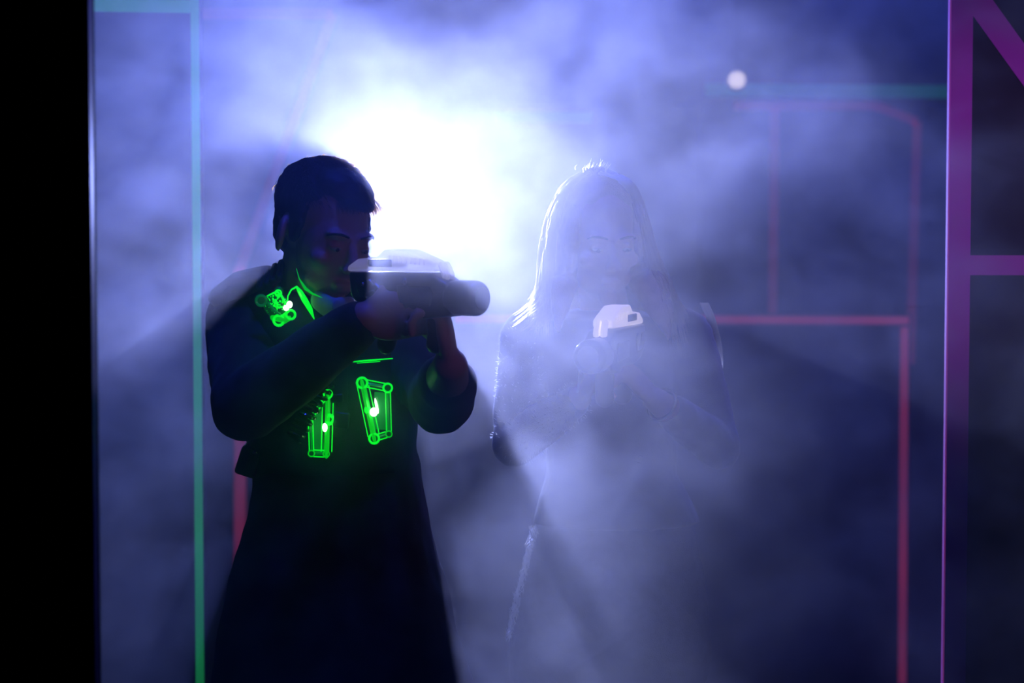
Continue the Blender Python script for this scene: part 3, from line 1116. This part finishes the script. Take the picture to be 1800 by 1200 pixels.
for i in range(520):
    y = 930 + 190 * random.random() ** 1.3
    x = 936 - (y - 930) * .235
    tuft = 1.6 if (y < 965 or 1030 < y < 1052) else 1.0
    p0 = P(x + random.uniform(-2, 9) * tuft, y, 4.18 + random.uniform(-.04, .0))
    d = Vector((random.uniform(-.006, .008) * tuft, random.uniform(-.006, .003), random.uniform(.006, .018) * random.choice((-1, 1))))
    fib.append([p0 - d * .5, p0 + Vector((-.0012, 0, 0)), p0 + d * .5])
hair_object('frayed_threads', fib, .0007, M['white_curve'], wom)
fib = []
for (A_, B_, r0, r1) in ((RS, RE, .049, .040), (RE, RW, .040, .030)):
    ax = (B_ - A_).normalized()
    u0 = ax.orthogonal().normalized()
    w0 = ax.cross(u0)
    for i in range(420):
        t = random.random()
        a = random.uniform(0, 2 * PI)
        nrm = u0 * math.cos(a) + w0 * math.sin(a)
        p0 = A_.lerp(B_, t) + nrm * (r0 + (r1 - r0) * t)
        d = (nrm * .6 + ax * random.uniform(-.8, .8) + Vector((random.uniform(-.4, .4), random.uniform(-.4, .4), random.uniform(-.4, .4)))).normalized() * .0045
        fib.append([p0 - nrm * .002, p0 + d * .5, p0 + d])
hair_object('knit_fuzz', fib, .00018, M['white_curve'], wom)
shoe(wom, wan[0], (.0, -1), M['shoe'])
shoe(wom, wan[1], (.5, -1), M['shoe'])
# long hair
q = MB()
q.ell((0, .030, .040), (.070, .082, .080), HW)
q.ell((.004, .045, -.03), (.062, .060, .09), HW)
for s in (-1, 1):
    q.ell((s * .058, -.012, .004), (.014, .040, .066), HW, Q(8, 0, 0))
hc = HW @ Vector((0, .03, 0))
q.tube([HW @ Vector((-.052, -.005, .01)), HW @ Vector((-.054, .0, -.07)), P(992, 500, 4.14), P(984, 545, 4.12), P(980, 585, 4.11)],
       [.022, .022, .020, .014, .003], flat=1.2)
q.tube([HW @ Vector((.060, -.005, .01)), HW @ Vector((.076, .0, -.06)), P(1142, 500, 4.14), P(1164, 550, 4.12), P(1176, 596, 4.11)],
       [.026, .030, .028, .018, .003], flat=1.2)
q.tube([hc, P(1064, 490, 4.25), P(1066, 600, 4.30)], [.066, .076, .082], flat=0.45, up=(1, 0, 0))
q.build('hair', M['blond_hair'], wom, voxel=0.0045, iters=3, wrinkle=(0.0025, 50, 0.25))
q = MB()
strands = []


def strand(pts, n, r):
    """smooth curve through control points"""
    out = []
    m = len(pts)
    for k in range(n):
        t = k / (n - 1) * (m - 1)
        i = min(int(t), m - 2)
        f = t - i
        p0, p1, p2, p3 = pts[max(i - 1, 0)], pts[i], pts[i + 1], pts[min(i + 2, m - 1)]
        out.append(0.5 * ((2 * p1) + (p2 - p0) * f + (2 * p0 - 5 * p1 + 4 * p2 - p3) * f * f + (3 * p1 - p0 - 3 * p2 + p3) * f ** 3))
    strands.append(out)


L_OUT = [(1030, 300), (990, 326), (962, 378), (948, 440), (943, 500), (940, 555)]
R_OUT = [(1060, 300), (1112, 322), (1140, 385), (1158, 450), (1186, 510), (1205, 575)]
for i in range(1500):
    left = i % 8 < 5
    base = L_OUT if left else R_OUT
    v = random.random() ** 1.3
    ctl = []
    for k, (x, y) in enumerate(base):
        inward = (34 if left else -34) * v * (0.35 + 0.15 * k)
        dY = 0.015 + random.uniform(-.012, .012) + (0.05 * math.sin(v * 3) * random.uniform(-1, 1))
        ctl.append(P(x + inward + random.uniform(-2, 2), y + 8 * v + random.uniform(-3, 3) + (random.uniform(-32, 34) if k == 5 else 0), YW + dY - 0.012 * k * .5))
    ctl[-1] += Vector((random.uniform(-.014, .004) if left else random.uniform(-.006, .010), 0, 0))
    strand(ctl, 14, .0008)
for i in range(26):       # fly-away strands near the crown
    x = random.uniform(-.045, .005)
    bb = Vector((x, .02 + random.uniform(-.03, .03), .116))
    d = Vector((random.uniform(-.4, .3), random.uniform(-.4, .4), 1)).normalized()
    strands.append([HW @ bb, HW @ (bb + d * .006), HW @ (bb + d * random.uniform(.008, .022) + Vector((.004, 0, 0)))])
for i in range(90):       # hair lying over the upper arm on the right
    x = random.uniform(-6, 9)
    strand([P(1236 + x, 532, 4.20), P(1250 + x, 566, 4.19), P(1261 + x, 612 + random.uniform(0, 20), 4.19),
            P(1260 + x + random.uniform(-3, 3), 640 + random.uniform(0, 34), 4.19)], 8, .0007)
for i in range(26):       # loose ends crossing the left shoulder
    x, y = random.uniform(898, 944), random.uniform(545, 590)
    strand([P(x + 26, y - 20, 4.13), P(x + 12, y - 8, 4.125), P(x, y, 4.13)], 5, .0005)
hair_object('loose_hair', strands, .00055, M['blond_curve'], wom)
# zip pull glint and bracelet
q = MB()
q.ell(P(1125, 803, 4.085), (.0045, .004, .0045))
q.tube([P(1116, 810, 4.09), P(1126, 814, 4.09)], .001, seg=6)
q.build('zip_pull', M['steel'], wom)
q = MB()
bx = (LW - LE).normalized()
c = LE.lerp(LW, .90)
u = bx.orthogonal().normalized()
w = bx.cross(u)
q.tube([c + (u * math.cos(a) + w * math.sin(a)) * .027 for a in [2 * PI * k / 24 for k in range(24)]], .003, closed=True, seg=8)
q.build('bracelet', M['steel'], wom)

hair_object('hand_rim_glint', [[P(1027 + k, 622, 3.86), P(1021 + k * 1.6, 642, 3.86), P(1022 + k * 3, 658, 3.86), P(1018 + k * 1.4, 672, 3.86), P(1015 + k, 690, 3.86)]
                           for k in (-1.5, -.8, 0, .8, 1.5)], .0008, M['white_curve'], wom)  # added pale strands that stand in for the rim-light glint on the hand
WG = gun_frame(P(1110, 596, 4.05), P(1044, 612, 3.84))
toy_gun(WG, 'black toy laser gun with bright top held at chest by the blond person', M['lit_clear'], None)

# ------------------------------------------------------------------ the haze
def haze(name, lo, hi, density):
    q = MB()
    c = [(a + b_) / 2 for a, b_ in zip(lo, hi)]
    s = [b_ - a for a, b_ in zip(lo, hi)]
    q.box(c, s)
    m = bpy.data.materials.new('theatrical_haze')
    m.use_nodes = True
    nt = m.node_tree
    for n in list(nt.nodes):
        nt.nodes.remove(n)
    out = nt.nodes.new('ShaderNodeOutputMaterial')
    vs = nt.nodes.new('ShaderNodeVolumeScatter')
    vs.inputs['Color'].default_value = (0.95, 0.95, 1.0, 1)
    vs.inputs['Anisotropy'].default_value = 0.70
    nt.links.new(vs.outputs[0], out.inputs['Volume'])
    tc = nt.nodes.new('ShaderNodeTexCoord')
    mp = nt.nodes.new('ShaderNodeMapping')
    mp.inputs['Scale'].default_value = (1.6, 1.0, 1.9)
    mp.inputs['Location'].default_value = (-7.9, -18.8, 14.6)
    nt.links.new(tc.outputs['Object'], mp.inputs['Vector'])
    n1 = nt.nodes.new('ShaderNodeTexNoise')
    n1.inputs['Scale'].default_value = 1.9
    n1.inputs['Detail'].default_value = 3.0
    n1.inputs['Roughness'].default_value = 0.62
    n1.inputs['Distortion'].default_value = 0.5
    nt.links.new(mp.outputs[0], n1.inputs['Vector'])
    mr = nt.nodes.new('ShaderNodeMapRange')
    mr.inputs['From Min'].default_value = 0.41
    mr.inputs['From Max'].default_value = 0.61
    mr.inputs['To Min'].default_value = 0.12 * density
    mr.inputs['To Max'].default_value = 2.2 * density
    nt.links.new(n1.outputs['Fac'], mr.inputs['Value'])
    # the smoke drifts thicker towards the doorway
    sx = nt.nodes.new('ShaderNodeSeparateXYZ')
    nt.links.new(tc.outputs['Object'], sx.inputs[0])
    g = nt.nodes.new('ShaderNodeMapRange')
    g.inputs['From Min'].default_value = 3.2
    g.inputs['From Max'].default_value = 4.6
    g.inputs['To Min'].default_value = 3.0
    g.inputs['To Max'].default_value = 0.7
    nt.links.new(sx.outputs['Y'], g.inputs['Value'])
    mu = nt.nodes.new('ShaderNodeMath')
    mu.operation = 'MULTIPLY'
    # finer wisps
    n3 = nt.nodes.new('ShaderNodeTexNoise')
    n3.inputs['Scale'].default_value = 6.5
    n3.inputs['Detail'].default_value = 2.0
    n3.inputs['Distortion'].default_value = 0.8
    nt.links.new(mp.outputs[0], n3.inputs['Vector'])
    m3 = nt.nodes.new('ShaderNodeMapRange')
    m3.inputs['From Min'].default_value = 0.40
    m3.inputs['From Max'].default_value = 0.62
    m3.inputs['To Min'].default_value = 0.5
    m3.inputs['To Max'].default_value = 1.5
    nt.links.new(n3.outputs['Fac'], m3.inputs['Value'])
    m4 = nt.nodes.new('ShaderNodeMath')
    m4.operation = 'MULTIPLY'
    nt.links.new(mr.outputs[0], m4.inputs[0])
    nt.links.new(m3.outputs[0], m4.inputs[1])
    nt.links.new(m4.outputs[0], mu.inputs[0])

    def math_node(op, a, b=None):
        n = nt.nodes.new('ShaderNodeMath')
        n.operation = op
        for k, v in enumerate((a, b)):
            if v is None:
                continue
            if isinstance(v, (int, float)):
                n.inputs[k].default_value = v
            else:
                nt.links.new(v, n.inputs[k])
        return n.outputs[0]

    # inside the arena the haze is even; the puff in front is added to brighten the veil over the woman
    inside = math_node('MULTIPLY', math_node('SUBTRACT', sx.outputs['Y'], 2.96), 12.0)
    inside = math_node('MAXIMUM', math_node('MINIMUM', inside, 1.0), 0.0)
    px_ = math_node('DIVIDE', math_node('SUBTRACT', sx.outputs['X'], 0.12), 0.29)
    py_ = math_node('DIVIDE', math_node('SUBTRACT', sx.outputs['Y'], 3.05), 0.90)
    pz_ = math_node('DIVIDE', math_node('SUBTRACT', sx.outputs['Z'], 1.15), 0.75)
    rr_ = math_node('ADD', math_node('ADD', math_node('MULTIPLY', px_, px_), math_node('MULTIPLY', py_, py_)), math_node('MULTIPLY', pz_, pz_))
    puff = math_node('MAXIMUM', math_node('SUBTRACT', 1.0, rr_), 0.0)
    even = math_node('MULTIPLY', g.outputs[0], inside)
    total = math_node('ADD', even, math_node('MULTIPLY', puff, 2.5))
    nt.links.new(total, mu.inputs[1])
    nt.links.new(mu.outputs[0], vs.inputs['Density'])
    m.cycles.volume_sampling = 'MULTIPLE_IMPORTANCE'
    o = q.build(name, m, None, smooth=False)
    tag(o, 'pale blue smoke filling the arena behind the doorway', 'haze', None, 'stuff')
    return o


haze('haze', (-2.2, 2.1, 0.02), (2.4, 9.1, 3.08), 0.135)
